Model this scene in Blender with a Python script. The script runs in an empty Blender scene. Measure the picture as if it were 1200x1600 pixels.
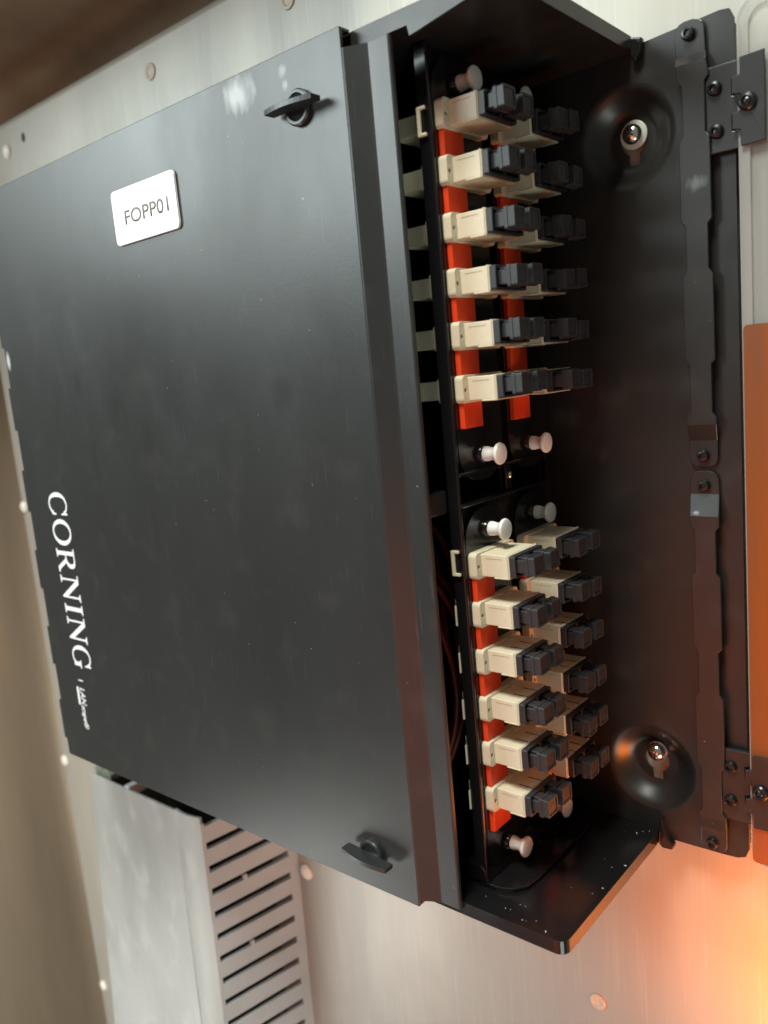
import bpy, bmesh, math, random
from mathutils import Vector, Euler
from mathutils.geometry import tessellate_polygon

random.seed(7)
sc = bpy.context.scene
COL = sc.collection
MM = 0.001

# ------------------------------------------------------------------ camera, world, lamps, exposure
def W(x, d, z):
    """millimetres: x along the wall, d out from the wall, z up"""
    return Vector((x * MM, -d * MM, z * MM))

cam_d = bpy.data.cameras.new("camera")
cam = bpy.data.objects.new("camera", cam_d)
COL.objects.link(cam)
cam.location = W(155.041, 285.098, 19.383)
cam.rotation_euler = (1.4078, 0.0897, 0.6970)
cam_d.sensor_fit = 'VERTICAL'
cam_d.sensor_height = 36.0
cam_d.sensor_width = 27.0
cam_d.lens = 1279.43 / 1600.0 * 36.0
cam_d.clip_start = 0.005
cam_d.clip_end = 50
cam_d.dof.use_dof = True
cam_d.dof.focus_distance = 0.30
cam_d.dof.aperture_fstop = 11.0
sc.camera = cam

world = bpy.data.worlds.new("World")
sc.world = world
world.use_nodes = True
bg = world.node_tree.nodes["Background"]
bg.inputs[0].default_value = (0.86, 0.87, 0.76, 1)
bg.inputs[1].default_value = 0.18

def area(name, pos, target, sx, sy, color, power):
    l = bpy.data.lights.new(name, 'AREA')
    l.shape = 'RECTANGLE'
    l.size = sx * MM
    l.size_y = sy * MM
    l.color = color
    l.energy = power
    o = bpy.data.objects.new(name, l)
    COL.objects.link(o)
    o.location = W(*pos)
    dr = W(*target) - W(*pos)
    o.rotation_euler = dr.to_track_quat('-Z', 'Y').to_euler()
    return o

# bright cool room light from the left front, a ceiling lamp, then added fill lights with no real source
area("window_lamp", (-1000, 1150, 560), (-60, 84, 60), 1000, 500, (0.86, 0.98, 0.97), 19.5)
area("ceiling_lamp", (40, 480, 830), (20, 30, 0), 280, 240, (0.98, 1.0, 0.88), 13.0)
area("plate_fill", (-400, 300, -500), (-110, -8, -240), 200, 200, (0.98, 1.0, 0.95), 0.8)  # added fill that whitens the plate under the box
area("orange_reflection_fill", (-20, 520, -320), (0, 0, -200), 360, 400, (1.0, 0.13, 0.0), 0.74)  # added light standing in for an orange jacket behind the camera
area("amber_glow_fill", (122, 26, -226), (104, -8, -212), 60, 60, (1.0, 0.20, 0.0), 0.50)  # added out of view to make the amber glow on the plate
area("duct_side_fill", (430, 430, -720), (-150, 0, -280), 260, 260, (0.88, 1.0, 0.90), 1.9)  # added fill from below right to brighten the duct side

sc.view_settings.view_transform = 'Standard'
sc.view_settings.look = 'None'
sc.view_settings.exposure = 0.0
sc.view_settings.gamma = 1.0

# ------------------------------------------------------------------ materials
def mat(name, color, rough=0.5, metal=0.0, spec=0.5, nscale=0, ncol=0.0, nrough=0.0, bump=0.0, bscale=None,
        stretch=(1, 1, 1), color2=None, coat=0.0, trans=0.0, sss=0.0):
    m = bpy.data.materials.new(name)
    m.use_nodes = True
    nt = m.node_tree
    b = nt.nodes["Principled BSDF"]
    b.inputs["Base Color"].default_value = (*color, 1)
    b.inputs["Roughness"].default_value = rough
    b.inputs["Metallic"].default_value = metal
    b.inputs["Specular IOR Level"].default_value = spec
    b.inputs["Coat Weight"].default_value = coat
    b.inputs["Transmission Weight"].default_value = trans
    if sss:
        b.inputs["Subsurface Weight"].default_value = sss
        b.inputs["Subsurface Radius"].default_value = (0.002, 0.0015, 0.001)
        b.inputs["Subsurface Scale"].default_value = 1.0
    N, L = nt.nodes, nt.links
    if nscale or bump:
        geo = N.new("ShaderNodeNewGeometry")
        mp = N.new("ShaderNodeMapping")
        mp.inputs["Scale"].default_value = tuple(1000 * s for s in stretch)
        L.new(geo.outputs["Position"], mp.inputs["Vector"])
    if nscale:
        n = N.new("ShaderNodeTexNoise")
        n.inputs["Scale"].default_value = nscale
        n.inputs["Detail"].default_value = 6
        n.inputs["Roughness"].default_value = 0.6
        L.new(mp.outputs[0], n.inputs["Vector"])
        if ncol or color2:
            mx = N.new("ShaderNodeMix")
            mx.data_type = 'RGBA'
            c2 = color2 or tuple(c * (1 - ncol) for c in color)
            mx.inputs["A"].default_value = (*color, 1)
            mx.inputs["B"].default_value = (*c2, 1)
            rp = N.new("ShaderNodeMapRange")
            rp.inputs["From Min"].default_value = 0.35
            rp.inputs["From Max"].default_value = 0.68
            L.new(n.outputs["Fac"], rp.inputs["Value"])
            L.new(rp.outputs[0], mx.inputs["Factor"])
            L.new(mx.outputs["Result"], b.inputs["Base Color"])
        if nrough:
            rr = N.new("ShaderNodeMapRange")
            rr.inputs["From Min"].default_value = 0.3
            rr.inputs["From Max"].default_value = 0.7
            rr.inputs["To Min"].default_value = rough - nrough
            rr.inputs["To Max"].default_value = rough + nrough
            L.new(n.outputs["Fac"], rr.inputs["Value"])
            L.new(rr.outputs[0], b.inputs["Roughness"])
    if bump:
        n2 = N.new("ShaderNodeTexNoise")
        n2.inputs["Scale"].default_value = bscale or 1.5
        n2.inputs["Detail"].default_value = 3
        L.new(mp.outputs[0], n2.inputs["Vector"])
        bp = N.new("ShaderNodeBump")
        bp.inputs["Strength"].default_value = bump
        bp.inputs["Distance"].default_value = 0.0002
        L.new(n2.outputs["Fac"], bp.inputs["Height"])
        L.new(bp.outputs[0], b.inputs["Normal"])
    return m

def marks(m, spots, mode="color", color=(0.5, 0.52, 0.55), amount=0.5, nscale=0.6):
    """wear with a shape of its own at fixed places: spots = [(x, d, z, rx, rz, weight)]"""
    nt = m.node_tree
    N, L = nt.nodes, nt.links
    b = N["Principled BSDF"]
    geo = N.new("ShaderNodeNewGeometry")
    n = N.new("ShaderNodeTexNoise")
    n.inputs["Scale"].default_value = nscale * 1000
    n.inputs["Detail"].default_value = 5
    mpn = N.new("ShaderNodeMapping")
    mpn.inputs["Scale"].default_value = (1.0, 1.0, 0.35)
    L.new(geo.outputs["Position"], mpn.inputs["Vector"])
    L.new(mpn.outputs[0], n.inputs["Vector"])
    total = None
    for (x, d, z, rx, rz, w) in spots:
        sub = N.new("ShaderNodeVectorMath"); sub.operation = 'SUBTRACT'
        sub.inputs[1].default_value = W(x, d, z)
        L.new(geo.outputs["Position"], sub.inputs[0])
        mul = N.new("ShaderNodeVectorMath"); mul.operation = 'MULTIPLY'
        mul.inputs[1].default_value = (1000.0 / rx, 1000.0 / 20.0, 1000.0 / rz)
        L.new(sub.outputs[0], mul.inputs[0])
        ln = N.new("ShaderNodeVectorMath"); ln.operation = 'LENGTH'
        L.new(mul.outputs[0], ln.inputs[0])
        ad = N.new("ShaderNodeMath"); ad.operation = 'MULTIPLY_ADD'
        ad.inputs[1].default_value = 1.6
        L.new(n.outputs["Fac"], ad.inputs[0])
        L.new(ln.outputs["Value"], ad.inputs[2])
        rg = N.new("ShaderNodeMapRange")
        rg.inputs["From Min"].default_value = 1.75
        rg.inputs["From Max"].default_value = 1.05
        rg.inputs["To Max"].default_value = w
        L.new(ad.outputs[0], rg.inputs["Value"])
        if total is None:
            total = rg.outputs[0]
        else:
            mxm = N.new("ShaderNodeMath"); mxm.operation = 'MAXIMUM'
            L.new(total, mxm.inputs[0]); L.new(rg.outputs[0], mxm.inputs[1])
            total = mxm.outputs[0]
    if mode == "color":
        mx = N.new("ShaderNodeMix"); mx.data_type = 'RGBA'
        old = b.inputs["Base Color"]
        if old.is_linked:
            L.new(old.links[0].from_socket, mx.inputs["A"])
        else:
            mx.inputs["A"].default_value = old.default_value
        mx.inputs["B"].default_value = (*color, 1)
        L.new(total, mx.inputs["Factor"])
        L.new(mx.outputs["Result"], old)
    else:
        mx = N.new("ShaderNodeMix"); mx.data_type = 'FLOAT'
        old = b.inputs["Roughness"]
        if old.is_linked:
            L.new(old.links[0].from_socket, mx.inputs["A"])
        else:
            mx.inputs["A"].default_value = old.default_value
        mx.inputs["B"].default_value = amount
        L.new(total, mx.inputs["Factor"])
        L.new(mx.outputs["Result"], old)
    return m

def dust(m, scale=0.7, lo=0.70, hi=0.78, color=(0.3, 0.31, 0.31), amount=0.6, stretch=(1, 1, 1)):
    """small settled specks or fine scratches"""
    nt = m.node_tree
    N, L = nt.nodes, nt.links
    b = N["Principled BSDF"]
    geo = N.new("ShaderNodeNewGeometry")
    mp = N.new("ShaderNodeMapping")
    mp.inputs["Scale"].default_value = tuple(1000 * s for s in stretch)
    L.new(geo.outputs["Position"], mp.inputs["Vector"])
    n = N.new("ShaderNodeTexNoise")
    n.inputs["Scale"].default_value = scale
    n.inputs["Detail"].default_value = 2
    L.new(mp.outputs[0], n.inputs["Vector"])
    rg = N.new("ShaderNodeMapRange")
    rg.inputs["From Min"].default_value = lo
    rg.inputs["From Max"].default_value = hi
    rg.inputs["To Max"].default_value = amount
    L.new(n.outputs["Fac"], rg.inputs["Value"])
    mx = N.new("ShaderNodeMix"); mx.data_type = 'RGBA'
    old = b.inputs["Base Color"]
    if old.is_linked: L.new(old.links[0].from_socket, mx.inputs["A"])
    else: mx.inputs["A"].default_value = old.default_value
    mx.inputs["B"].default_value = (*color, 1)
    L.new(rg.outputs[0], mx.inputs["Factor"])
    L.new(mx.outputs["Result"], old)
    return m

M = {}
M['door'] = mat('black_powder_coat_door', (0.020, 0.022, 0.023), 0.34, nscale=0.02, nrough=0.05, bump=0.10, bscale=1.6, stretch=(1, 1, .5))
marks(M['door'], [(-168, 84, 16, 9, 13, .8), (-146, 84, 4, 5, 9, .7), (-123, 84, 19, 9, 16, .5), (-196, 84, 29, 4, 7, .7),
                  (-60, 84, 17, 7, 9, .6), (-150, 84, -40, 4, 16, .5), (-190, 84, -10, 3, 22, .6), (-185, 84, -62, 3, 26, .5),
                  (-175, 84, 80, 14, 9, .5)], mode="rough", amount=0.27, nscale=0.12)
marks(M['door'], [(-66, 84, 117.5, 9, 7, 0.55), (-44, 84, 119, 2.5, 2.5, .3), (-43.5, 84, 114.5, 1.6, 2.2, .35), (-258, 84, 44, 2.2, 5, .9)],
      color=(0.50, 0.52, 0.56), nscale=0.25)
M['paint'] = mat('black_powder_coat', (0.014, 0.014, 0.014), 0.35, nscale=0.03, nrough=0.06, bump=0.12, bscale=1.6)
marks(M['paint'], [(5, 0, -2, 9, 5, .8), (19, 0, -16, 4, 4, .7), (57.5, 4, 26, 3, 5, .8), (61, 4, 29, 2, 5, .8)], mode="rough", amount=0.8, nscale=.3)
M['gloss'] = mat('glossy_black_enamel', (0.007, 0.007, 0.008), 0.20, nscale=0.05, nrough=0.06, bump=0.06, bscale=1.2)
M['strap'] = mat('black_strap_paint', (0.017, 0.016, 0.016), 0.33, nscale=0.05, nrough=0.05, bump=0.10, bscale=1.5)
marks(M['strap'], [(58, 4, 72, 3.5, 3, .35), (54.5, 4, -36.5, 1.6, .9, .9)], color=(0.25, 0.28, 0.30), nscale=.5)  # small pale spots, one on the lower strap's top bend
M['screw_black'] = mat('blackened_steel', (0.05, 0.05, 0.055), 0.28, metal=0.85)
M['screw_zinc'] = mat('bright_zinc_steel', (0.80, 0.79, 0.77), 0.16, metal=1.0)
M['washer'] = mat('grey_nylon_washer', (0.52, 0.52, 0.47), 0.45)
M['wall'] = mat('brushed_steel_plate', (0.41, 0.385, 0.34), 0.46, metal=0.24, nscale=0.02, color2=(0.35, 0.34, 0.31), nrough=0.06,
                bump=0.05, bscale=0.12, stretch=(1, 1, .12))
M['liner'] = mat('brown_cabinet_metal', (0.50, 0.41, 0.31), 0.34, metal=0.4, nscale=0.01, ncol=0.35, nrough=0.08, stretch=(1, 1, .15))
M['cream'] = mat('ivory_plastic', (0.66, 0.60, 0.46), 0.42, nscale=0.15, ncol=0.05, bump=0.05, bscale=2, sss=0.05)
M['groove'] = mat('dark_groove', (0.03, 0.025, 0.02), 0.7)
M['plug'] = mat('slate_plastic', (0.026, 0.028, 0.033), 0.44, nscale=0.5, ncol=0.25, bump=0.08, bscale=2)
M['red'] = mat('red_orange_plastic', (0.75, 0.055, 0.012), 0.40, nscale=0.2, ncol=0.08)
M['knob'] = mat('white_nylon', (0.80, 0.82, 0.82), 0.38, sss=0.1)
M['tag'] = mat('white_engraved_laminate', (0.88, 0.89, 0.90), 0.42)
M['ink'] = mat('grey_engraving', (0.15, 0.16, 0.16), 0.6)
M['print'] = mat('white_screen_print', (0.82, 0.86, 0.90), 0.45)
M['latch'] = mat('black_nylon_latch', (0.018, 0.021, 0.023), 0.36)
M['rivet'] = mat('white_nylon_rivet', (0.80, 0.77, 0.70), 0.40)
M['rivet_dim'] = mat('tan_nylon_rivet', (0.52, 0.43, 0.34), 0.42)
M['duct'] = mat('grey_duct_film', (0.25, 0.26, 0.25), 0.50, metal=0.10, nscale=0.025, color2=(0.33, 0.34, 0.33), nrough=0.06,
                bump=0.15, bscale=0.06, stretch=(1, 1, .4))
M['duct_side'] = mat('grey_duct_plastic', (0.45, 0.52, 0.56), 0.48, metal=0.1, nscale=0.03, ncol=0.12)
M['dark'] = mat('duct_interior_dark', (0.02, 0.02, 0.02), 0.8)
M['crumb'] = mat('white_plastic_crumbs', (0.50, 0.50, 0.47), 0.5)
M['cable'] = mat('orange_cable_jacket', (0.20, 0.018, 0.006), 0.4)
M['sheet'] = mat('orange_glow_tint', (0.25, 0.058, 0.008), 0.36, nscale=0.06, color2=(0.15, 0.055, 0.022), stretch=(2, 1, .12))  # orange glow at the clear door put into a colour
M['foam'] = mat('green_grey_foam', (0.18, 0.22, 0.17), 0.8, nscale=0.8, ncol=0.6, bump=0.5, bscale=1)

m = bpy.data.materials.new('clear_hazed_polycarbonate')
m.use_nodes = True
_n, _l = m.node_tree.nodes, m.node_tree.links
_n.remove(_n["Principled BSDF"])
_t = _n.new("ShaderNodeBsdfTransparent"); _t.inputs[0].default_value = (0.93, 0.93, 0.91, 1)
_g = _n.new("ShaderNodeBsdfGlossy"); _g.inputs["Roughness"].default_value = 0.12
_g.inputs[0].default_value = (1, 1, 1, 1)
_f = _n.new("ShaderNodeFresnel"); _f.inputs[0].default_value = 1.45
_x = _n.new("ShaderNodeMixShader")
_l.new(_f.outputs[0], _x.inputs[0]); _l.new(_t.outputs[0], _x.inputs[1]); _l.new(_g.outputs[0], _x.inputs[2])
_d = _n.new("ShaderNodeBsdfDiffuse"); _d.inputs[0].default_value = (0.75, 0.77, 0.76, 1)
_y = _n.new("ShaderNodeMixShader"); _y.inputs[0].default_value = 0.26  # pale haze mixed in to brighten the pane
_l.new(_x.outputs[0], _y.inputs[1]); _l.new(_d.outputs[0], _y.inputs[2])
_l.new(_y.outputs[0], _n["Material Output"].inputs[0])
M['clear'] = m

for k_, a_ in (('door', .45), ('paint', .35), ('gloss', .5), ('strap', .4)):
    dust(M[k_], 0.55, 0.765, 0.80, amount=a_)
    if k_ != 'gloss': dust(M[k_], 0.06, 0.55, 0.80, color=(0.055, 0.055, 0.052), amount=.25)
dust(M['door'], 0.5, 0.66, 0.74, color=(0.07, 0.072, 0.073), amount=.35, stretch=(2.0, 1, .10))
dust(M['wall'], 0.5, 0.55, 0.75, color=(0.62, 0.61, 0.60), amount=.22, stretch=(1.4, 1, .03))
dust(M['wall'], 0.035, 0.52, 0.72, color=(0.34, 0.31, 0.28), amount=.35)
dust(M['duct'], 0.06, 0.55, 0.75, color=(0.42, 0.43, 0.42), amount=.5, stretch=(1, 1, .6))
dust(M['cream'], 0.9, 0.66, 0.76, color=(0.40, 0.34, 0.24), amount=.4)
dust(M['red'], 0.5, 0.6, 0.75, color=(0.45, 0.10, 0.05), amount=.5)

# ------------------------------------------------------------------ mesh helpers (all in mm)
def new(): return bmesh.new()

def box(bm, x0, x1, d0, d1, z0, z1, bev=0.0, seg=2, mi=0):
    vs = [bm.verts.new(W(x, d, z)) for x in (x0, x1) for d in (d0, d1) for z in (z0, z1)]
    idx = [(0, 1, 3, 2), (4, 6, 7, 5), (0, 4, 5, 1), (2, 3, 7, 6), (0, 2, 6, 4), (1, 5, 7, 3)]
    fs = [bm.faces.new([vs[i] for i in f]) for f in idx]
    for f in fs: f.material_index = mi
    if bev:
        es = list({e for f in fs for e in f.edges})
        r = bmesh.ops.bevel(bm, geom=es, offset=bev * MM, segments=seg, profile=0.5, affect='EDGES', clamp_overlap=True)
        for f in r['faces']: f.material_index = mi
    return fs

def P3(axis, a, u, v):
    if axis == 'd': return W(u, a, v)      # (x, z) outline
    if axis == 'x': return W(a, u, v)      # (d, z) outline
    return W(u, v, a)                      # axis z: (x, d) outline

def sheet(bm, outer, holes, axis, a, b, bev=0.0, seg=2, mi=0):
    loops = [outer] + list(holes or [])
    tri = tessellate_polygon([[Vector((u, v, 0)) for u, v in lp] for lp in loops])
    pts = [p for lp in loops for p in lp]
    va = [bm.verts.new(P3(axis, a, *p)) for p in pts]
    vb = [bm.verts.new(P3(axis, b, *p)) for p in pts]
    caps = []
    for t in tri:
        try:
            caps.append(bm.faces.new([va[i] for i in t]))
            caps.append(bm.faces.new([vb[i] for i in reversed(t)]))
        except ValueError:
            pass
    sides, o = [], 0
    for lp in loops:
        n = len(lp)
        for i in range(n):
            j = (i + 1) % n
            sides.append(bm.faces.new([va[o + i], va[o + j], vb[o + j], vb[o + i]]))
        o += n
    for f in caps + sides: f.material_index = mi
    bmesh.ops.recalc_face_normals(bm, faces=caps + sides)
    if bev:
        es = [e for e in {e for f in sides for e in f.edges}
              if len(e.link_faces) == 2 and e.calc_face_angle(0) > 0.7]
        r = bmesh.ops.bevel(bm, geom=es, offset=bev * MM, segments=seg, profile=0.5, affect='EDGES', clamp_overlap=True)
        for f in r['faces']: f.material_index = mi

def rrect(u0, u1, v0, v1, r, n=5, corners=(1, 1, 1, 1)):
    """rounded rectangle; corners: (u1v1, u0v1, u0v0, u1v0)"""
    out = []
    for k, (cu, cv, a0) in enumerate([(u1, v1, 0), (u0, v1, 90), (u0, v0, 180), (u1, v0, 270)]):
        if not corners[k]:
            out.append((cu, cv)); continue
        su = -1 if cu == u1 else 1
        sv = -1 if cv == v1 else 1
        for i in range(n + 1):
            a = math.radians(a0 + 90 * i / n)
            out.append((cu + su * r + r * math.cos(a), cv + sv * r + r * math.sin(a)))
    return out

def circ(u, v, r, n=24):
    return [(u + r * math.cos(2 * math.pi * i / n), v + r * math.sin(2 * math.pi * i / n)) for i in range(n)]

def lathe(bm, prof, origin, axis='x', n=24, mi=0, sx=1.0):
    """prof = [(along, radius)] along +x or out from the wall (axis 'd')"""
    rings = []
    for (a, r) in prof:
        if r < 1e-6:
            rings.append([bm.verts.new(_ax(origin, axis, a, 0, 0))]); continue
        rings.append([bm.verts.new(_ax(origin, axis, a, r * math.cos(2 * math.pi * i / n) * sx, r * math.sin(2 * math.pi * i / n))) for i in range(n)])
    fs = []
    for A, B in zip(rings, rings[1:]):
        if len(A) == 1 and len(B) == 1: continue
        for i in range(n):
            j = (i + 1) % n
            if len(A) == 1: fs.append(bm.faces.new([A[0], B[i], B[j]]))
            elif len(B) == 1: fs.append(bm.faces.new([A[i], A[j], B[0]]))
            else: fs.append(bm.faces.new([A[i], A[j], B[j], B[i]]))
    for f in fs: f.material_index = mi
    bmesh.ops.recalc_face_normals(bm, faces=fs)

def _ax(o, axis, a, p, q):
    if axis == 'x': return W(o[0] + a, o[1] + p, o[2] + q)
    if axis == 'd': return W(o[0] + p, o[1] + a, o[2] + q)
    return W(o[0] + p, o[1] + q, o[2] + a)

def tube(bm, pts, r, n=8):
    rings = []
    for i, p in enumerate(pts):
        p = W(*p)
        a = W(*pts[max(i - 1, 0)]); b_ = W(*pts[min(i + 1, len(pts) - 1)])
        t = (b_ - a).normalized()
        u = t.orthogonal().normalized() if i == 0 else (rings_u - t * rings_u.dot(t)).normalized()
        rings_u = u
        v = t.cross(u)
        rings.append([bm.verts.new(p + (u * math.cos(2 * math.pi * k / n) + v * math.sin(2 * math.pi * k / n)) * r * MM) for k in range(n)])
    for A, B in zip(rings, rings[1:]):
        for k in range(n):
            bm.faces.new([A[k], A[(k + 1) % n], B[(k + 1) % n], B[k]])

def meshof(name, bm, mats, smooth=False, origin=None):
    bmesh.ops.recalc_face_normals(bm, faces=bm.faces)
    if origin is not None:
        bmesh.ops.translate(bm, verts=bm.verts, vec=-Vector(origin))
    me = bpy.data.meshes.new(name)
    bm.to_mesh(me); bm.free()
    for mm_ in (mats if isinstance(mats, (list, tuple)) else [mats]):
        me.materials.append(mm_)
    if smooth:
        for p in me.polygons: p.use_smooth = True
        me.set_sharp_from_angle(angle=math.radians(34))
    return me

def wpos(o):
    v = Vector(o.location)
    while o.parent:
        o = o.parent
        v = v + Vector(o.location)
    return v

def obj(name, bm, mats, parent=None, smooth=False, at=None):
    """at = world position (mm) the mesh is centred on; geometry is given in world mm"""
    org = W(*at) if at is not None else (wpos(parent) if parent else Vector((0, 0, 0)))
    me = meshof(name, bm, mats, smooth, org)
    o = bpy.data.objects.new(name, me)
    COL.objects.link(o)
    o.location = org - (wpos(parent) if parent else Vector((0, 0, 0)))
    if parent: o.parent = parent
    return o

def thing(name, label, cat, at, group=None):
    o = bpy.data.objects.new(name, None)
    o.empty_display_size = 0.01
    COL.objects.link(o)
    o.location = W(*at)
    o['label'] = label; o['category'] = cat
    if group: o['group'] = group
    return o

def tag(o, label, cat, group=None):
    o['label'] = label; o['category'] = cat
    if group: o['group'] = group
    return o

def struct(o):
    o['kind'] = 'structure'
    return o

def centre(bm):
    c = Vector((0, 0, 0))
    for v in bm.verts: c += v.co
    c /= len(bm.verts)
    return (c.x / MM, -c.y / MM, c.z / MM)

# ------------------------------------------------------------------ the cabinet behind
WD = -8.0            # face of the steel mounting plate
PT = 211.0           # its top edge
PL = -466.0          # its left edge
bm = new()
# section of the plate: face, rolled top edge and rolled left edge
prof = [(PL + 4, WD), (900, WD), (900, WD - 1.5), (PL + 4, WD - 1.5)]
sheet(bm, [(PL + 5, -700), (900, -700), (900, PT - 5), (PL + 5, PT - 5)], [], 'd', WD - 1.5, WD)
# rolled top edge
def roll(bm, a, b_, top=True):
    n = 6
    prev = None
    for i in range(n + 1):
        t = math.pi / 2 * i / n
        s, c = 5 * math.sin(t), 5 * (1 - math.cos(t))
        if top:
            ring = [bm.verts.new(W(a, WD - c, PT - 5 + s)), bm.verts.new(W(b_, WD - c, PT - 5 + s))]
        else:
            ring = [bm.verts.new(W(PL + 5 - s, WD - c, a)), bm.verts.new(W(PL + 5 - s, WD - c, b_))]
        if prev: bm.faces.new([prev[0], prev[1], ring[1], ring[0]])
        prev = ring
    if top:
        e = [bm.verts.new(W(a, WD - 24, PT)), bm.verts.new(W(b_, WD - 24, PT))]
    else:
        e = [bm.verts.new(W(PL, WD - 24, a)), bm.verts.new(W(PL, WD - 24, b_))]
    bm.faces.new([prev[0], prev[1], e[1], e[0]])
roll(bm, PL + 5, 900, True)
roll(bm, -700, PT - 5, False)
plate = struct(obj('mounting_plate', bm, M['wall'], smooth=True))

bm = new(); sheet(bm, [(-1200, -1200), (1400, -1200), (1400, 900), (-1200, 900)], [], 'd', -72, -70)
struct(obj('cabinet_back_wall', bm, M['liner']))
# side wall, curving into the back wall
bm = new()
out = [(-545, 150), (-545, -30)]
for i in range(1, 9):
    a = math.radians(90 * i / 8)
    out.append((-545 + 38 * (1 - math.cos(a)), -30 - 38 * math.sin(a)))
inn = [(x - 2, d - 1) for x, d in reversed(out)]
sheet(bm, out + inn, [], 'z', -1200, 900)
struct(obj('cabinet_side_wall', bm, M['liner'], smooth=True))
bm = new()
out = [(150, 262), (-30, 262)]
for i in range(1, 9):
    a = math.radians(90 * i / 8)
    out.append((-30 - 38 * math.sin(a), 262 - 38 * (1 - math.cos(a))))
inn = [(d - 1, z + 2) for d, z in reversed(out)]
sheet(bm, out + inn, [], 'x', -543, -60)
struct(obj('cabinet_ceiling', bm, M['liner'], smooth=True))

# white and tan snap rivets in the plate
rv = [(-459.3, -53.4, 4.4, 'rivet'), (-460.0, -261.4, 4.4, 'rivet'), (-456.5, -464, 4.4, 'rivet'),
      (-401.0, 190.9, 4.6, 'rivet'), (-182.7, -262.7, 4.6, 'rivet'), (-235.2, 193.0, 4.4, 'rivet_dim'),
      (1.3, -261.5, 3.7, 'rivet_dim'), (-127.4, 192.5, 4.4, 'rivet_dim')]
for (x, z, r, mk) in rv:
    bm = new()
    if mk == 'rivet':
        lathe(bm, [(0, r), (0.8, r), (1.6, r * .82), (2.2, r * .45), (2.35, 0)], (x, WD, z), 'd', 20)
    else:
        lathe(bm, [(0, r), (0.5, r), (0.8, r * .85), (0.7, r * .6), (0.35, r * .5), (0.35, 0)], (x, WD, z), 'd', 20)
    o = obj('rivet', bm, M[mk], plate, True, (x, WD, z))
bm = new(); lathe(bm, [(0, 3.0), (.05, 3.0), (.06, 0)], (-378, WD + 0.02, 194.3), 'd', 16, sx=.8)
obj('screw_hole', bm, M['groove'], plate)

# ------------------------------------------------------------------ the enclosure
enc = thing('patch_panel_enclosure', 'large black wall-mount fibre patch enclosure with white lettering, open at its right side', 'enclosure', (-100, 0, -20))
XR, ZT, ZB = 69.0, 120.3, -166.4
XL = -261.5
# recess centres in the back panel
RC = [(33.3, 92.0), (33.3, -138.0)]
RR = 17.5
bm = new()
outline = [(XL, ZB)]
outline = [(XL, ZB - 0.5), (39, -166.3)] + [(60, -166.1)] + [(XR - 4, -165.8), (XR - 1.2, -164.6), (XR, -161.5)] + [(XR, ZT - 1), (XR - 1.2, ZT + 1.6), (XR - 4, ZT + 2.0)] + [(41.5, ZT + 0.3), (XL, ZT)]
sheet(bm, outline, [circ(x, z, RR, 40) for x, z in RC], 'd', -1.5, 0)
obj('back_panel', bm, M['paint'], enc)
bm = new()
box(bm, XR - 1.4, XR - 0.1, WD + .3, -1.5, -160, 118, .3)
obj('panel_return_flange', bm, M['paint'], enc)
for (x, z) in RC:
    bm = new()
    pr = []
    for i in range(13):
        t = i / 12
        a = math.radians(180 * t)
        pr.append((-3.0 * (1 - math.cos(a)), RR - 9.5 * t))
    lathe(bm, pr, (x, 0, z), 'd', 40)
    # floor with keyhole
    kh = []
    R1, R2, ln = 4.9, 2.2, 9.0
    a0 = math.asin(R2 / R1)
    for i in range(21):
        a = -math.pi / 2 + a0 + (2 * math.pi - 2 * a0) * i / 20
        kh.append((x + R1 * math.cos(a), z + .3 + R1 * math.sin(a)))
    for i in range(9):
        a = math.pi + math.pi * i / 8
        kh.append((x + R2 * math.cos(a), z + .3 - ln + 2 + R2 * math.sin(a)))
    sheet(bm, circ(x, z, RR - 9.5, 40), [kh], 'd', -7.2, -6.0)
    obj('mounting_recess', bm, M['paint'], enc, True, (x, -3, z))

XB, YB = 36.4, 79.0
def slab(z0, z1):
    bm = new()
    o = [(XL, 0), (XB, 0)] + [(XB - 4 + 4 * math.cos(math.radians(a)), YB - 4 + 4 * math.sin(math.radians(a))) for a in range(0, 91, 15)] + [(XL, YB)]
    sheet(bm, o, [], 'z', z0, z1, .7, 3)
    return bm
obj('bottom_wall', slab(-167.6, -162.8), M['gloss'], enc)
obj('top_wall', slab(118.6, 123.6), M['paint'], enc)
bm = new()
sheet(bm, [(2.6, 119.0), (3.4, 115.6), (5.5, 115.9), (22, 118.4), (26, 119.0)], [], 'd', 77.6, 79.1, .3)
obj('corner_gusset', bm, M['paint'], enc)
bm = new(); box(bm, XL, XL + 1.5, 0, 77, -162.8, 118.6)
obj('left_wall', bm, M['paint'], enc)
# crumpled weld tabs where the walls meet the back panel
bm = new()
sheet(bm, [(36.6, -167.6), (37.0, -158.4), (38.2, -156.8), (39.0, -160.2), (40.2, -164.0), (42.5, -166.6), (42, -168.6), (38, -169)], [], 'd', 0.2, 3.6, .6)
obj('weld_tab', bm, M['gloss'], enc)
bm = new()
sheet(bm, [(36.6, 122.6), (36.9, 116.5), (38.5, 114.5), (40.5, 117), (41, 121.5)], [], 'd', 0.2, 3.0, .6)
obj('weld_tab', bm, M['gloss'], enc)

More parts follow.
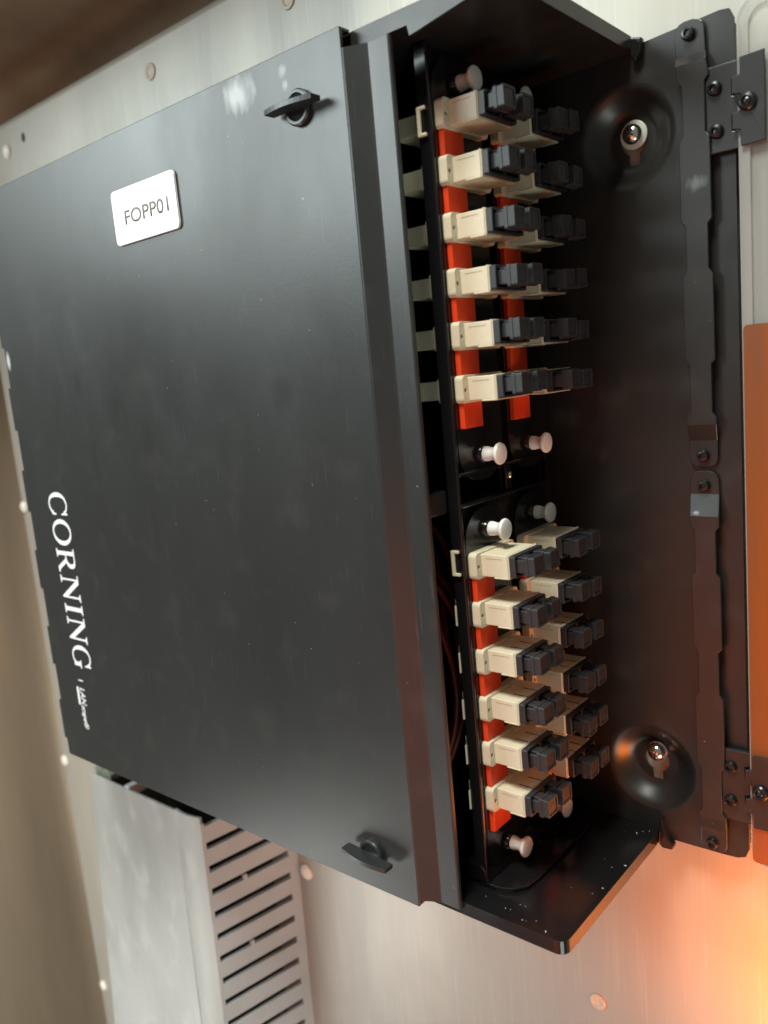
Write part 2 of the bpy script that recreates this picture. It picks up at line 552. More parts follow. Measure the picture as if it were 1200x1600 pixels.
# front door: main face with notched hinge edge, flanges, joggled edge strip
XC = -18.6
DZ0, DZ1 = -167.6, 124.2
notch = [(98, 78), (51, 31), (9.3, -11.2), (-33.1, -53.6), (-74.4, -95.2), (-116.3, -136.7), (-158.5, -167.8)]
o = [(XC, DZ0), (XC, DZ1), (XL - 1.4, DZ1)]
for (a, b_) in notch:
    if b_ > -167: o += [(XL - 1.4, a), (XL + 0.8, a), (XL + 0.8, b_), (XL - 1.4, b_)]
    else: o += [(XL - 1.4, a), (XL + 0.8, a), (XL + 0.8, DZ0)]
bm = new()
sheet(bm, list(reversed(o)), [], 'd', 82.8, 84.1, .25, 2)
door = obj('door', bm, M['door'], enc)
bm = new(); box(bm, XL, XC, 78.5, 82.8, DZ0, DZ0 + 1.2, .3)
obj('door_flange', bm, M['door'], door)
bm = new(); box(bm, XL, XC, 79.5, 82.8, DZ1 - 1.2, DZ1, .3)
obj('door_flange', bm, M['door'], door)
bm = new()
prf = [(XC, 84.1), (XC + .6, 84.0), (-11.8, 80.9), (-11.0, 80.6), (-3.6, 80.6), (-3.0, 80.3), (-2.9, 79.2), (-11.2, 79.4), (-19.4, 82.7), (XC - .2, 82.8)]
sheet(bm, prf, [], 'z', -165.0, 117.9)
obj('door_edge_strip', bm, M['door'], door)
for (a, b_) in notch:
    bm = new()
    lathe(bm, [(b_ + .6 if b_ > -167 else -166.5, 0), (b_ + .6 if b_ > -167 else -166.5, 1.7), (a - .6, 1.7), (a - .6, 0)], (XL - 0.4, 81.0, 0), 'z', 12)
    obj('hinge_knuckle', bm, M['gloss'], door, True)

# quarter-turn latches
def latch(x, z, tilt):
    bm = new()
    lathe(bm, [(0, 5.6), (1.4, 5.6), (2.0, 5.1), (2.0, 4.3), (1.5, 3.9), (1.1, 3.0), (1.1, 0)], (x, 84.1, z), 'd', 28)
    l = obj('latch', bm, M['latch'], enc, True, (x, 84.1, z))
    bm = new()
    # wing: plate standing out from the boss, its outer edge bowed
    n = 10
    ol = [(x - 10.6, 85.8)] + [(x - 10.6 + 21.2 * i / n, 90.0 + 1.6 * math.sin(math.pi * i / n)) for i in range(n + 1)] + [(x + 10.6, 85.8)]
    sheet(bm, ol, [], 'z', z - .8, z + .8, .35, 2)
    bmesh.ops.rotate(bm, verts=bm.verts, cent=W(x, 90, z), matrix=Euler((0, math.radians(tilt), 0)).to_matrix())
    obj('latch_wing', bm, M['latch'], l)
latch(-38.0, 106.0, 1)
latch(-38.6, -153.0, 5)

# engraved tag
bm = new()
sheet(bm, rrect(-147.5, -105.4, 81.5, 102.5, 2.0), [], 'd', 84.2, 85.2, .2, 2)
tg = obj('name_tag', bm, M['tag'], enc, False, (-126, 84.2, 92))
tg['label'] = 'white rounded tag engraved FOPP01'

def text_obj(name, body, mtl, parent, x0, x1, z0, z1, d, rot=False, shear=0.0, off=0.0, thick=0.12):
    """flat lettering fitted to the rectangle x0..x1, z0..z1 in front of the wall; rot = reads downwards"""
    cu = bpy.data.curves.new(name, 'FONT')
    cu.body = body; cu.shear = shear; cu.size = 1.0; cu.offset = off; cu.extrude = 0
    cu.resolution_u = 6
    ob = bpy.data.objects.new('tmp', cu)
    COL.objects.link(ob)
    dg = bpy.context.evaluated_depsgraph_get(); dg.update()
    me = bpy.data.meshes.new_from_object(ob.evaluated_get(dg))
    bpy.data.objects.remove(ob)
    vs = [v.co.copy() for v in me.vertices]
    ax, bx = min(v.x for v in vs), max(v.x for v in vs)
    ay, by = min(v.y for v in vs), max(v.y for v in vs)
    base = wpos(parent)
    for v in me.vertices:
        s = (v.co.x - ax) / (bx - ax); t = (v.co.y - ay) / (by - ay)
        if rot:
            p = W(x0 + (x1 - x0) * t, d, z1 + (z0 - z1) * s)
        else:
            p = W(x0 + (x1 - x0) * s, d, z0 + (z1 - z0) * t)
        v.co = p - base
    bm = new(); bm.from_mesh(me)
    r = bmesh.ops.extrude_face_region(bm, geom=bm.faces[:])
    vv = [e for e in r['geom'] if isinstance(e, bmesh.types.BMVert)]
    bmesh.ops.translate(bm, verts=vv, vec=(0, -thick * MM, 0))
    bmesh.ops.recalc_face_normals(bm, faces=bm.faces)
    bm.to_mesh(me); bm.free()
    me.materials.clear(); me.materials.append(mtl)
    for p_ in me.polygons: p_.material_index = 0
    o = bpy.data.objects.new(name, me)
    COL.objects.link(o); o.parent = parent
    return o
text_obj('engraved_lettering', 'FOPP01', M['ink'], tg, -139.6, -110.4, 88.6, 94.0, 85.2, thick=.06, off=0.008)

# the word CORNING in serif capitals, reading downwards: u = along the word, v = letter height 0..1
def letters():
    L = {}
    def arc(cu, cv, ru, rv, a0, a1, thick, thin, n=26):
        o_, i_ = [], []
        for k in range(n + 1):
            a = math.radians(a0 + (a1 - a0) * k / n)
            t = thin + (thick - thin) * abs(math.cos(a)) ** 1.3
            o_.append((cu + ru * math.cos(a), cv + rv * math.sin(a)))
            i_.append((cu + (ru - t) * math.cos(a), cv + (rv - thin) * math.sin(a)))
        return o_ + i_[::-1]
    def bar(u0, u1, v0, v1): return [(u0, v0), (u1, v0), (u1, v1), (u0, v1)]
    def serif(u, v, w, up):
        h = .055
        s = 1 if up else -1
        return [(u - w, v), (u + w, v), (u + w, v + s * h * .6), (u + w * .35, v + s * h * 1.5), (u - w * .35, v + s * h * 1.5), (u - w, v + s * h * .6)]
    C = [arc(.47, .5, .47, .52, 38, 322, .17, .06), [(.80, .97), (.855, .97), (.855, .64), (.81, .64), (.76, .80)], [(.76, .20), (.81, .34), (.855, .34), (.855, .17), (.80, .10)]]
    L['C'] = (.92, C)
    n = 40
    ring_o = [(.5 + .5 * math.cos(2 * math.pi * k / n), .5 + .52 * math.sin(2 * math.pi * k / n)) for k in range(n)]
    ring_i = [(.5 + .335 * math.cos(2 * math.pi * k / n), .5 + .455 * math.sin(2 * math.pi * k / n)) for k in range(n)]
    L['O'] = (1.0, [('ring', ring_o, ring_i)])
    R = [bar(.13, .28, .03, .97), serif(.205, 0, .17, True), bar(.02, .28, .945, 1.0),
         [(.28, 1.0), (.5, 1.0), (.62, .985), (.71, .94), (.77, .86), (.78, .75), (.76, .65), (.69, .56), (.58, .50), (.45, .475), (.28, .475),
          (.28, .53), (.42, .535), (.52, .56), (.59, .63), (.62, .74), (.60, .86), (.54, .925), (.44, .945), (.28, .945)],
         [(.40, .485), (.56, .51), (.84, .10), (.96, .055), (.96, 0), (.74, 0)]]
    L['R'] = (.95, R)
    Nn = [bar(.14, .205, .03, .97), serif(.17, 0, .15, True), bar(.0, .17, .945, 1.0),
          [(.14, 1.0), (.31, 1.0), (.90, .20), (.90, 0), (.84, 0), (.14, .93)],
          bar(.84, .905, .18, .97), serif(.872, 1.0, .15, False)]
    L['N'] = (1.03, Nn)
    L['I'] = (.42, [bar(.13, .29, .03, .97), serif(.21, 0, .19, True), serif(.21, 1.0, .19, False)])
    G = [arc(.47, .5, .47, .52, 38, 318, .17, .06), [(.78, .97), (.84, .97), (.84, .64), (.79, .64), (.74, .80)],
         bar(.70, .855, .05, .42), serif(.775, .44, .17, False)]
    L['G'] = (.98, G)
    return L
def wordmark():
    L = letters()
    word, gap = 'CORNING', .10
    tot = sum(L[c][0] for c in word) + gap * (len(word) - 1)
    z_top, z_bot = -22.0, -114.5
    k = (z_top - z_bot) / tot
    u = 0.0
    x0, x1 = -239.4, -222.6
    for ch in word:
        w, polys = L[ch]
        bm = new()
        for q, pl in enumerate(polys):
            def T(p, u=u): return (x0 + (x1 - x0) * p[1], z_top - (u + p[0]) * k)
            top = 84.24 + .012 * q
            if pl[0] == 'ring':
                sheet(bm, [T(p) for p in pl[1]], [[T(p) for p in pl[2]]], 'd', 84.12, top)
            else:
                sheet(bm, [T(p) for p in pl], [], 'd', 84.12, top)
        obj('letter', bm, M['print'], enc, False, (-231, 84.2, z_top - (u + w / 2) * k))
        u += w + gap
wordmark()
bm = new(); box(bm, -237.8, -233.4, 84.12, 84.25, -121.3, -120.8)
obj('printed_bar', bm, M['print'], enc)
text_obj('printed_lettering', 'LAN', M['print'], enc, -238.0, -233.2, -134.6, -125.4, 84.12, rot=True, shear=.15, off=.01)
bm = new(); box(bm, -240.9, -239.1, 84.12, 84.24, -135.0, -125.2)
obj('printed_bar', bm, M['print'], enc)
text_obj('printed_lettering', 'scape\u00ae', M['print'], enc, -240.0, -234.4, -148.0, -135.0, 84.12, rot=True, shear=.3, off=.01)

# interior bracket that carries the adapter panels
BX0, BX1 = -3.6, -2.2
bm = new()
Hh = []
for (zc) in (49.6, -93.7):
    for (dc) in (52.3, 20.9):
        Hh.append(rrect(dc - 12, dc + 12, zc - 46, zc + 48, 2))
Hh.append(rrect(37.5, 64.5, -24.2, -15.4, 1.5))
Hh.append(rrect(5.0, 31.0, -24.2, -15.4, 1.5))
sheet(bm, rrect(2, 65.6, -162.6, 118.4, 1.5), Hh, 'x', BX0, BX1, .2, 1)
brk = obj('panel_bracket', bm, M['gloss'], enc)
bm = new(); box(bm, -4.7, 0.2, 65.7, 67.3, -161, 118.4, .5, 3)
obj('bracket_flange', bm, M['gloss'], brk)
bm = new(); sheet(bm, rrect(3, 67.4, -162.7, -161.6, .2, 1), [], 'x', -2.2, 9.0)
bm.free()
bm = new()
sheet(bm, [(-3.6, 4), (8, 4), (12, 8), (13.5, 16), (13.5, 54), (12.5, 61), (9, 65.5), (4, 67.4), (-3.6, 67.4)], [], 'z', -162.7, -161.2, .4, 2)
obj('bracket_foot', bm, M['gloss'], brk)
bm = new(); sheet(bm, [(-9, -155), (-2.2, -155), (-0.5, -156.5), (0.6, -161.2), (-9, -161.2)], [], 'd', 4, 67.6, .4, 2)
obj('bracket_foot', bm, M['gloss'], brk)
# rails of the slot between the two rows
for (z0, z1) in ((-15.2, -13.9), (-25.6, -24.3)):
    bm = new(); box(bm, -2.2, 1.0, 4, 67, z0, z1, .5)
    obj('rail', bm, M['gloss'], brk)
bm = new(); box(bm, -2.2, -.6, 32.5, 36.5, -24.2, -15.3, .3)
obj('rail_divider', bm, M['gloss'], brk)
bm = new(); lathe(bm, [(0, 1.3), (.6, 1.2), (1.1, .7), (1.2, 0)], (-.6, 34.5, -19), 'x', 12)
obj('rail_screw', bm, M['screw_zinc'], brk, True)
bm = new(); box(bm, -10, -8.0, 2, 4, -150, 118)
box(bm, -8.1, -4.4, 67.5, 79.0, -27.2, -19.2, .9, 3)
obj('catch_tab', bm, M['paint'], brk)
# small heads on the floor of the box and under the top wall
for (x, d, z, r) in [(9, 50, -162.8, 1.2), (8, 21, -162.8, 1.1), (1, 38, -161.2, .9)]:
    bm = new(); lathe(bm, [(0, r), (.5, r), (1.0, r * .5), (1.1, 0)], (x, d, z), 'z', 12)
    obj('floor_screw', bm, M['screw_zinc'], enc, True)
for (x, d) in [(-8, 60), (-7, 27)]:
    bm = new(); lathe(bm, [(0, 1.6), (-.6, 1.5), (-1.1, .8), (-1.2, 0)], (x, d, 118.6), 'z', 12)
    obj('roof_screw', bm, M['screw_zinc'], enc, True)

# two retaining straps on the back panel
def strap(rows, screws, lab):
    bm = new()
    t = 1.3
    prev = None
    for (z, xl, xr, d) in rows:
        r = [bm.verts.new(W(xl, d, z)), bm.verts.new(W(xr, d, z)), bm.verts.new(W(xr, d + t, z)), bm.verts.new(W(xl, d + t, z))]
        if prev:
            for i in range(4):
                bm.faces.new([prev[i], prev[(i + 1) % 4], r[(i + 1) % 4], r[i]])
        else: bm.faces.new(r)
        prev = r
    bm.faces.new(prev)
    bmesh.ops.recalc_face_normals(bm, faces=bm.faces)
    es = [e for e in bm.edges if len(e.link_faces) == 2 and e.calc_face_angle(0) > 1.2]
    bmesh.ops.bevel(bm, geom=es, offset=.25 * MM, segments=2, profile=.5, affect='EDGES', clamp_overlap=True)
    s = obj('retaining_strap', bm, M['strap'], enc, False)
    s['label'] = lab
    for (x, z, d) in screws:
        bm = new()
        lathe(bm, [(0, 2.1), (1.2, 2.1), (1.9, 1.7), (2.0, 1.05), (1.2, .95), (1.2, 0)], (x, d + t, z), 'd', 20)
        obj('strap_screw', bm, M['screw_black'], s, True)
A, B, a_, b_ = 52.5, 62.4, 53.9, 61.1
def tabend(z, s, l=52.2, r=61.8, d=.2):
    # rounded end of a strap: s = +1 the round side is up
    rr = [(z, l + 3.2, r - 3.2, d), (z - s * .5, l + 1.6, r - 1.6, d), (z - s * 1.5, l + .6, r - .6, d), (z - s * 3, l, r, d)]
    return rr if s > 0 else rr[::-1]
H = 4.0 - 1.3
rows = tabend(122.0, 1, 51.2, 60.6) + [(111.6, 51.3, 60.9, .2), (108.6, 51.9, 61.7, H), (103.6, A, B, H), (102.2, a_, b_, H), (87, a_, b_, H), (85.6, A, B, H),
        (60.6, A, B, H), (59, a_, b_, H), (45, a_, b_, H), (43, A, B, H), (15.6, A, B, H), (14.2, a_, b_, H), (-2, a_, b_, H), (-3.8, A, B, H),
        (-6, A, B, H), (-11.6, 52.2, 61.8, .2)] + tabend(-20.8, -1)
strap(rows, [(55.8, 117.8, .2), (57.0, -16.8, .2)], 'upper strap of the two on the back panel')
rows = tabend(-22.0, 1) + [(-30.2, 52.0, 62.0, .2), (-37.6, A, B, H), (-41, A, B, H), (-42.6, a_, b_, H), (-57.6, a_, b_, H), (-59.4, A, B, H),
        (-85, A, B, H), (-86.6, a_, b_, H), (-102, a_, b_, H), (-103.8, A, B, H), (-129.6, A, B, H), (-131.2, a_, b_, H), (-147.4, a_, b_, H),
        (-149, A, B, H), (-150.6, A, B, H), (-156, 52.2, 61.8, .2)] + tabend(-165.2, -1)
strap(rows, [(57.0, -27.2, .2), (56.6, -161.6, .2)], 'lower strap with a pale mark on its top bend')

# clear side door on two black hinges
bm = new()
sheet(bm, rrect(70.8, 250, -165.0, 122.5, 7, 8), [], 'd', .2, 2.6, .5, 2)
cd = obj('clear_door', bm, M['clear'], enc, False, (70.8, 1, -20))
bm = new()
sheet(bm, rrect(70.9, 249.9, -164.9, 122.4, 7, 8), [rrect(74.3, 246.5, -161.4, 119, 5, 8)], 'd', 2.65, 3.6, .3, 2)
obj('door_rim', bm, M['clear'], cd)
def hinge(z0, z1, scr1, scr2):
    h = (z1 - z0) / 5
    def leaf(side):
        x_in, x_out = (60.8, 70.0) if side < 0 else (79.2, 72.0)
        o = []
        if side < 0:
            o = [(x_in, z0), (70.0, z0)]
            for k in range(5):
                xx = 71.4 if k % 2 == 0 else 69.0
                o += [(xx, z0 + k * h + (.25 if k else 0)), (xx, z0 + (k + 1) * h - (.25 if k < 4 else 0))]
            o += [(x_in + 1.0, z1), (x_in, z1 - 1)]
            o[0:2] = [(x_in, z0)]
        else:
            o = []
            for k in range(5):
                xx = 72.0 if k % 2 == 0 else 69.6
                o += [(xx, z0 + k * h + (.25 if k else 0)), (xx, z0 + (k + 1) * h - (.25 if k < 4 else 0))]
            o += [(79.2, z1 + .3), (79.2, z0 + .3)]
        return o
    bm = new(); sheet(bm, leaf(-1), [], 'd', 1.2, 3.0, .25, 2)
    hg = obj('hinge', bm, M['paint'], enc, False, (70, 2, (z0 + z1) / 2))
    bm = new(); sheet(bm, leaf(1), [], 'd', 4.05, 5.0, .2, 2)
    obj('hinge_leaf', bm, M['paint'], hg)
    bm = new(); lathe(bm, [(z0 + .5, 0), (z0 + .5, 1.0), (z1 - .5, 1.0), (z1 - .5, 0)], (70.5, 1.6, 0), 'z', 12)
    obj('hinge_pin', bm, M['screw_black'], hg, True)
    for (x, z) in scr1:
        bm = new(); lathe(bm, [(0, 2.2), (.9, 2.2), (1.5, 1.8), (1.7, 1.15), (.9, 1.0), (.9, .5), (1.1, 0)], (x, 3.0, z), 'd', 20)
        obj('hinge_screw', bm, M['screw_black'], hg, True)
    for (x, z) in scr2:
        bm = new(); lathe(bm, [(0, 2.7), (.9, 2.7), (1.5, 2.2), (1.7, 1.5), (1.2, 1.3), (1.6, .6), (1.7, 0)], (x, 5.0, z), 'd', 22)
        obj('hinge_screw', bm, M['screw_black'], hg, True)
hinge(79.8, 105.6, [(63.9, 99.0), (64.2, 86.2)], [(74.2, 92.2)])
hinge(-149.4, -122.2, [(64.2, -128.8), (64.0, -141.8)], [(74.8, -135.0)])

# ------------------------------------------------------------------ mounting screws
for (x, z, wash, lab) in [(33.8, 94.0, True, 'bright domed screw with pale washer in the upper round recess'),
                          (34.0, -133.4, False, 'bright domed screw without washer in the lower round recess')]:
    t = thing('mounting_screw', lab, 'screw', (x, -6, z), 'screws holding the enclosure to the wall')
    bm = new()
    lathe(bm, [(0, 3.4), (1.0, 3.5), (2.2, 3.0), (3.0, 2.1), (3.4, 1.0), (3.45, 0)], (x, -4.9, z), 'd', 28)
    obj('screw_head', bm, M['screw_zinc'], t, True)
    for ang in (0, 90):
        bm = new(); box(bm, x - 1.5, x + 1.5, -2.2, -1.35, z - .28, z + .28, .1, 1)
        bmesh.ops.rotate(bm, verts=bm.verts, cent=W(x, 0, z), matrix=Euler((0, math.radians(ang + 35), 0)).to_matrix())
        obj('drive_slot', bm, M['groove'], t)
    bm = new()
    if wash: lathe(bm, [(0, 0), (0, 4.7), (.9, 4.8), (1.2, 4.3), (1.2, 0)], (x, -6.0, z), 'd', 32)
    else: lathe(bm, [(0, 0), (0, 3.9), (.9, 3.9), (1.0, 0)], (x, -6.0, z), 'd', 32)
    obj('washer', bm, M['washer'] if wash else M['screw_zinc'], t, True)

# ------------------------------------------------------------------ adapter panels
# prototypes in local millimetres round (0,0,0); x out of the panel face, d across, z along
bm = new()
sheet(bm, rrect(-12.4, 12.4, -4.5, 4.5, 1.5, 4), [circ(10.9, -.2, .75, 12), circ(-10.9, -.2, .75, 12)], 'x', 0.0, 3.2, .45, 2)
box(bm, 3.0, 14.0, -9.4, 9.4, -3.8, 3.8, .25, 2)
box(bm, 13.2, 13.6, -9.7, 9.7, -4.0, 4.0, .1, 1)
# bottom step and top bump of the moulding
box(bm, 8.0, 13.9, -8.6, 9.55, -4.25, -3.75, .12, 1)
box(bm, 2.8, 5.2, -6.0, -1.5, 3.7, 4.35, .3, 1)
box(bm, 0.4, .9, -10.95, -10.85, -.2, -.1, 0, 1, 1)
# seam line on the near side
box(bm, 5.0, 11.5, 9.38, 9.46, 2.35, 2.55, 0, 1, 2)
for s in (1, -1): box(bm, .3, .5, s * 10.9 - .9, s * 10.9 + .9, -1.1, .7, 0, 1, 1)
ME_ad = meshof('adapter', bm, [M['cream'], M['groove'], mat('ivory_seam', (0.40, 0.35, 0.25), 0.6)])
bm = new()
box(bm, 3.2, 14.0, -9.4, 9.4, -3.8, 3.8)
bm.free()
bm = new()
for dd in (3.1, -3.1): box(bm, 8.4, 14.05, dd - .22, dd + .22, 3.78, 3.88)
ME_slit = meshof('slit', bm, M['groove'])
bm = new()
sheet(bm, rrect(-9.2, 9.2, -3.7, 3.7, .5, 2), [rrect(-8.3, -.7, -2.9, 2.9, .3, 2), rrect(.7, 8.3, -2.9, 2.9, .3, 2)], 'x', 14.0, 16.2, .15, 1)
box(bm, 13.9, 14.4, -9.0, 9.0, -3.5, 3.5)
ME_col = meshof('collar', bm, M['plug'])
bm = new()
box(bm, 14.0, 19.4, -2.9, 2.9, -2.3, 2.0, .2, 1)
box(bm, 14.5, 19.3, -2.0, 2.0, 1.9, 2.9, .15, 1)
sheet(bm, rrect(-3.5, 3.5, -3.4, 3.4, .5, 3), [], 'x', 19.2, 20.4, .2, 2)
sheet(bm, rrect(-3.3, 3.3, -3.1, 3.2, .5, 3), [rrect(-2.6, 2.6, -2.4, 2.5, .3, 3)], 'x', 20.3, 22.8, .15, 1)
box(bm, 20.3, 22.45, -2.75, 2.75, -2.55, 2.65, .2, 1)
ME_plug = meshof('dust_plug', bm, M['plug'])
bm = new()
box(bm, -19.0, -3.9, -8.6, 8.6, -3.0, 3.0, .2, 1)
for k in range(9): box(bm, -17.2 + k * .95, -16.75 + k * .95, -8.75, 8.75, -3.1, 3.1, 0, 1)
box(bm, -8.9, -8.2, -9.4, 9.6, -3.9, 3.9, .15, 1)
ME_rear = meshof('rear_housing', bm, M['cream'])
bm = new()
box(bm, -8.0, -3.9, -8.6, 3.0, -3.0, 3.0, .2, 1)
box(bm, -8.9, -8.3, -9.4, 9.6, -3.7, 3.7, .15, 1)
ME_rear_short = meshof('rear_housing', bm, M['cream'])
bm = new()   # C-shaped clip at the back of the end adapter
sheet(bm, [(-6.6, -4.4), (-3.4, -4.4), (-3.4, -3.4), (-5.3, -3.4), (-5.3, 3.4), (-3.4, 3.4), (-3.4, 4.4), (-6.6, 4.4)], [], 'd', 15.3, 16.3, .2, 1)
bm2 = bm
ME_rear2 = None
ME_clip = meshof('rear_clip', bm2, M['cream'])
bm = new(); box(bm, -4.9, -4.3, 14.9, 15.6, -3.6, 3.6, .1, 1)
ME_edge = meshof('clip_edge', bm, M['cream'])
bm = new()
box(bm, 0.0, 2.0, 0.0, 11.0, -4.4, 4.4, .3, 2)
ME_red = meshof('marker_block', bm, M['red'])
bm = new()
lathe(bm, [(1.6, 0), (1.6, 2.55), (3.0, 2.5), (4.0, 2.2), (5.2, 2.15), (6.2, 2.7), (6.9, 3.5), (7.5, 3.75), (8.1, 3.5), (8.45, 2.4), (8.5, 0)], (0, 0, 0), 'x', 28)
ME_knob = meshof('plunger', bm, M['knob'], True)
bm = new()
lathe(bm, [(-.8, 0), (-.8, 3.3), (1.4, 3.1), (1.9, 2.7), (1.9, 0)], (0, 0, 0), 'x', 24)
ME_grom = meshof('grommet', bm, M['gloss'], True)
bm = new()
hole = []
sheet(bm, rrect(-13.8, 13.0, -67.5, 66.5, 11.5, 10), [], 'x', -2.1, 0.0, .8, 3)
ME_plate = meshof('face_plate', bm, M['gloss'])

def inst(name, me, parent, loc=(0, 0, 0)):
    o = bpy.data.objects.new(name, me)
    COL.objects.link(o); o.parent = parent
    o.location = W(*loc)
    return o

PITCH, ZO = 16.867, 5.77
def panel(d, z, label):
    t = thing('adapter_panel', label, 'adapter panel', (0, d, z), 'adapter panels side by side and one above the other')
    inst('face_plate', ME_plate, t)
    for s in (58.75, -58.75):
        p = inst('plunger', ME_knob, t, (0, 0, s))
        inst('grommet', ME_grom, p)
    for i in range(6):
        zz = ZO + (2.5 - i) * PITCH
        jx = random.uniform(-.12, .12)
        a = inst('adapter', ME_ad, t, (0 + jx, random.uniform(-.15, .15), zz + random.uniform(-.12, .12)))
        a.rotation_euler = (math.radians(random.uniform(-.6, .6)), math.radians(random.uniform(-.5, .5)), math.radians(random.uniform(-.4, .4)))
        inst('collar', ME_col, a)
        if i >= 2 or z > 0: inst('slit', ME_slit, a)
        for dd in (4.7, -4.7):
            pl = inst('dust_plug', ME_plug, a, (random.uniform(-.3, .35), dd + random.uniform(-.12, .12), random.uniform(-.12, .12)))
            pl.rotation_euler = (math.radians(random.uniform(-2, 2)), math.radians(random.uniform(-1.5, 1.5)), math.radians(random.uniform(-1.5, 1.5)))
        inst('rear_housing', ME_rear if z > 0 else ME_rear_short, a)
        if i == 0: inst('rear_clip', ME_clip, a, (2.4, 0, -2.2 if z > 0 else 1.8))
        elif z < 0: inst('clip_edge', ME_edge, a)
        inst('marker_block', ME_red, t, (0.02, 0.2, zz - PITCH / 2))
    return t
ZU, ZL_ = 49.63, -93.70
D1, D2 = 52.27, 20.87
panel(D1, ZU, 'upper adapter panel nearer the door edge, its six ivory adapters seen level or from below')
panel(D2, ZU, 'upper adapter panel nearer the back wall, mostly in shade behind its neighbour')
panel(D1, ZL_, 'lower adapter panel nearer the door edge, ivory adapter tops brightly lit')
panel(D2, ZL_, 'lower adapter panel nearer the back wall, ivory sides tinted brown')

# ------------------------------------------------------------------ fibre cables coiled inside
grp = 'orange fibre cables looped inside the enclosure'
for k in range(6):
    bm = new()
    pts = []
    cx, cz = -46 + random.uniform(-6, 6), -85 + random.uniform(-12, 12)
    rx_, rz_ = 16 + 2 * k, 40 + random.uniform(-8, 12)
    dd = 30 + 5 * k
    for i in range(49):
        a = 2 * math.pi * i / 48 * 1.02
        pts.append((cx + rx_ * math.cos(a), dd + 3 * math.sin(3 * a + k), cz + rz_ * math.sin(a)))
    tube(bm, pts, 1.1)
    tag(obj('fibre_cable', bm, M['cable'], None, True, centre(bm)), 'thin orange fibre cable looped in the dark behind the lower adapter panels', 'cable', grp)

# ------------------------------------------------------------------ slotted duct below the enclosure
du = thing('slotted_duct', 'grey slotted cable duct running down the wall below the enclosure', 'cable duct', (-262, WD, -300))
XD0, XD1 = -318.0, -227.0
DT, DB = -210.6, -640
bm = new()
sheet(bm, [(XD0, DT - .6), (XD1, DT), (XD1 - 12, DB), (XD0 - 45, DB)], [], 'd', 44.2, 45.6, .3, 2)
obj('duct_cover', bm, M['duct'], du)
bm = new()
# rounded lip of the cover over the slotted side: strips from x -227 to -206
n = 6
prev = None
for i in range(n + 1):
    t = i / n
    x = XD1 + .1 + 20.9 * t
    d = 45.7 + 1.2 * math.sin(math.pi * t) - 1.2 * t * t
    r = [bm.verts.new(W(x, d, DT + 1.2)), bm.verts.new(W(x - 9 * 1.0, d, DB)), bm.verts.new(W(x - 9, d - 1.4, DB)), bm.verts.new(W(x, d - 1.4, DT + 1.2))]
    if prev:
        for q in range(4): bm.faces.new([prev[q], prev[(q + 1) % 4], r[(q + 1) % 4], r[q]])
    else: bm.faces.new(r)
    prev = r
bm.faces.new(prev)
obj('duct_lip', bm, M['duct'], du, True)
# the slotted side: top rail, bottom rail, and a finger between each pair of slots
def side_pt(t, z, off=0.0):     # t = 0 at the front lip, 1 at the wall
    x = -205.9 + (-188.5 + 205.9) * t - (z + 210) * -0.022
    return (x + off, 44.4 + (WD - 44.4) * t, z)
def side_strip(bm, t0, t1, z0, z1, drop=0.0, th=1.6):
    vs = []
    for off in (0.0, -th):
        for (t, z) in ((t0, z0), (t1, z0 + drop), (t1, z1 + drop), (t0, z1)):
            x, d, zz = side_pt(t, z, off)
            vs.append(bm.verts.new(W(x, d, zz - 3.0 + 5.5 * t)))
    for f in [(0, 1, 2, 3), (7, 6, 5, 4), (0, 4, 5, 1), (1, 5, 6, 2), (2, 6, 7, 3), (3, 7, 4, 0)]:
        bm.faces.new([vs[i] for i in f])
bm = new(); side_strip(bm, 0.0, 0.035, DB, DT)
obj('side_rail', bm, M['duct_side'], du)
bm = new(); side_strip(bm, 0.90, 1.0, DB, DT)
obj('side_rail', bm, M['duct_side'], du)
z = -212.4
pitch = 14.15
k = 0
while z > -620:
    bm = new()
    zt = min(z, DT)
    side_strip(bm, 0.035, 0.90, z - pitch + 4.2, z, 0.0, 2.4)
    es = [e for e in bm.edges if len(e.link_faces) == 2]
    obj('duct_finger', bm, M['duct_side'], du)
    if k in (3, 6):
        bm = new(); side_strip(bm, .38, .42, z, z + 2.6)
        obj('bridge', bm, M['duct_side'], du)
    z -= pitch
    k += 1
bm = new()
sheet(bm, [(XD0 + 1, DT - 6), (XD0 + 2.5, DT - 6), (XD0 - 30, DB), (XD0 - 32, DB)], [], 'd', WD, 44.0)
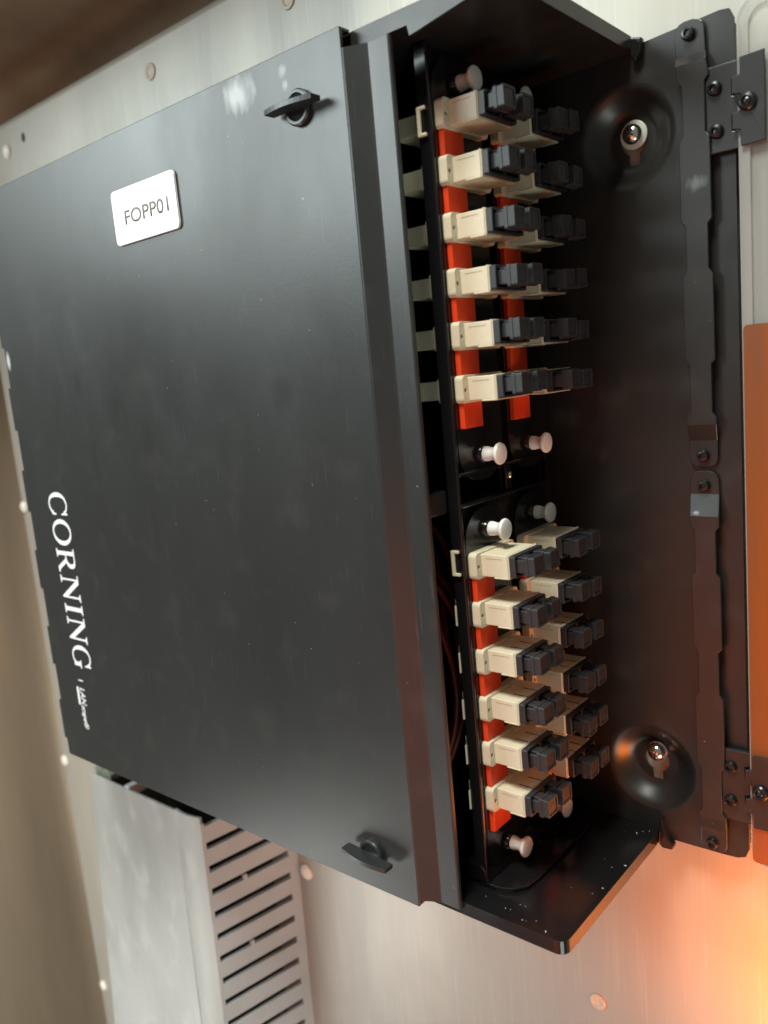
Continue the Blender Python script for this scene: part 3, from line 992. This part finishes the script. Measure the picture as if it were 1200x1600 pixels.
sheet(bm, [(-316, DT - 10), (-212, DT - 10), (-222, DB), (-345, DB)], [], 'd', WD + .2, WD + 1.4)
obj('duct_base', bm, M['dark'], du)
bm = new(); box(bm, -279, -274, 20, 45, DT - 5, DT + 1.2, .4)
obj('duct_clip', bm, M['duct_side'], du)
bm = new()
sheet(bm, [(-314, DT - 2), (-298, DT - 2), (-297, DT + 2), (-301, DT + 5), (-306, DT + 3), (-311, DT + 6), (-315, DT + 3)], [], 'd', 30, 43)
tag(obj('packing_foam', bm, M['foam'], None, False, (-306, 36, DT)), 'scrap of green-grey foam in the open top of the duct', 'foam scrap')

bm = new()
sheet(bm, rrect(71.4, 236, -163.0, 25.5, 1.5), [], 'd', 3.65, 3.95)  # added sheet, its colour stands in for orange reflection and glow
tag(obj('orange_glow_sheet', bm, M['sheet'], None, False, (71.6, 3.7, -50)), 'added orange-brown sheet painting the orange glow on the clear side door', 'sheet')

# ------------------------------------------------------------------ crumbs on the floor of the box and in the recess
bm = new()
cr = [(35.0, 30.2, .9), (30.1, 8.4, 1.0), (31.5, 6.0, .5), (28.4, 77.0, .9), (33.9, 46.5, .7), (32.2, 51, .45), (19.1, 76.0, .5), (11.2, 73.8, .6), (13.0, 73.6, .45),
      (23.2, 74.0, .45), (20.4, 75.8, .4), (24.7, 51.9, .35), (33.5, 4.5, .5), (2.0, 72, .35), (14.5, 69.5, .4), (16.4, 69.3, .35), (27, 30, .3)]
for (x, d, s) in cr:
    s *= .36
    a = random.uniform(0, 3.1)
    ca, sa = math.cos(a), math.sin(a)
    pts = [(x + s * (1.5 * math.cos(q) * ca - .55 * math.sin(q) * sa) * random.uniform(.8, 1.1), d + s * (1.5 * math.cos(q) * sa + .55 * math.sin(q) * ca) * random.uniform(.8, 1.1)) for q in [i * math.pi / 4 for i in range(8)]]
    sheet(bm, pts, [], 'z', -162.78, -162.78 + s * .7)
o = obj('plastic_crumbs', bm, M['crumb'], None, False, (25, 50, -162.7))
o['kind'] = 'stuff'
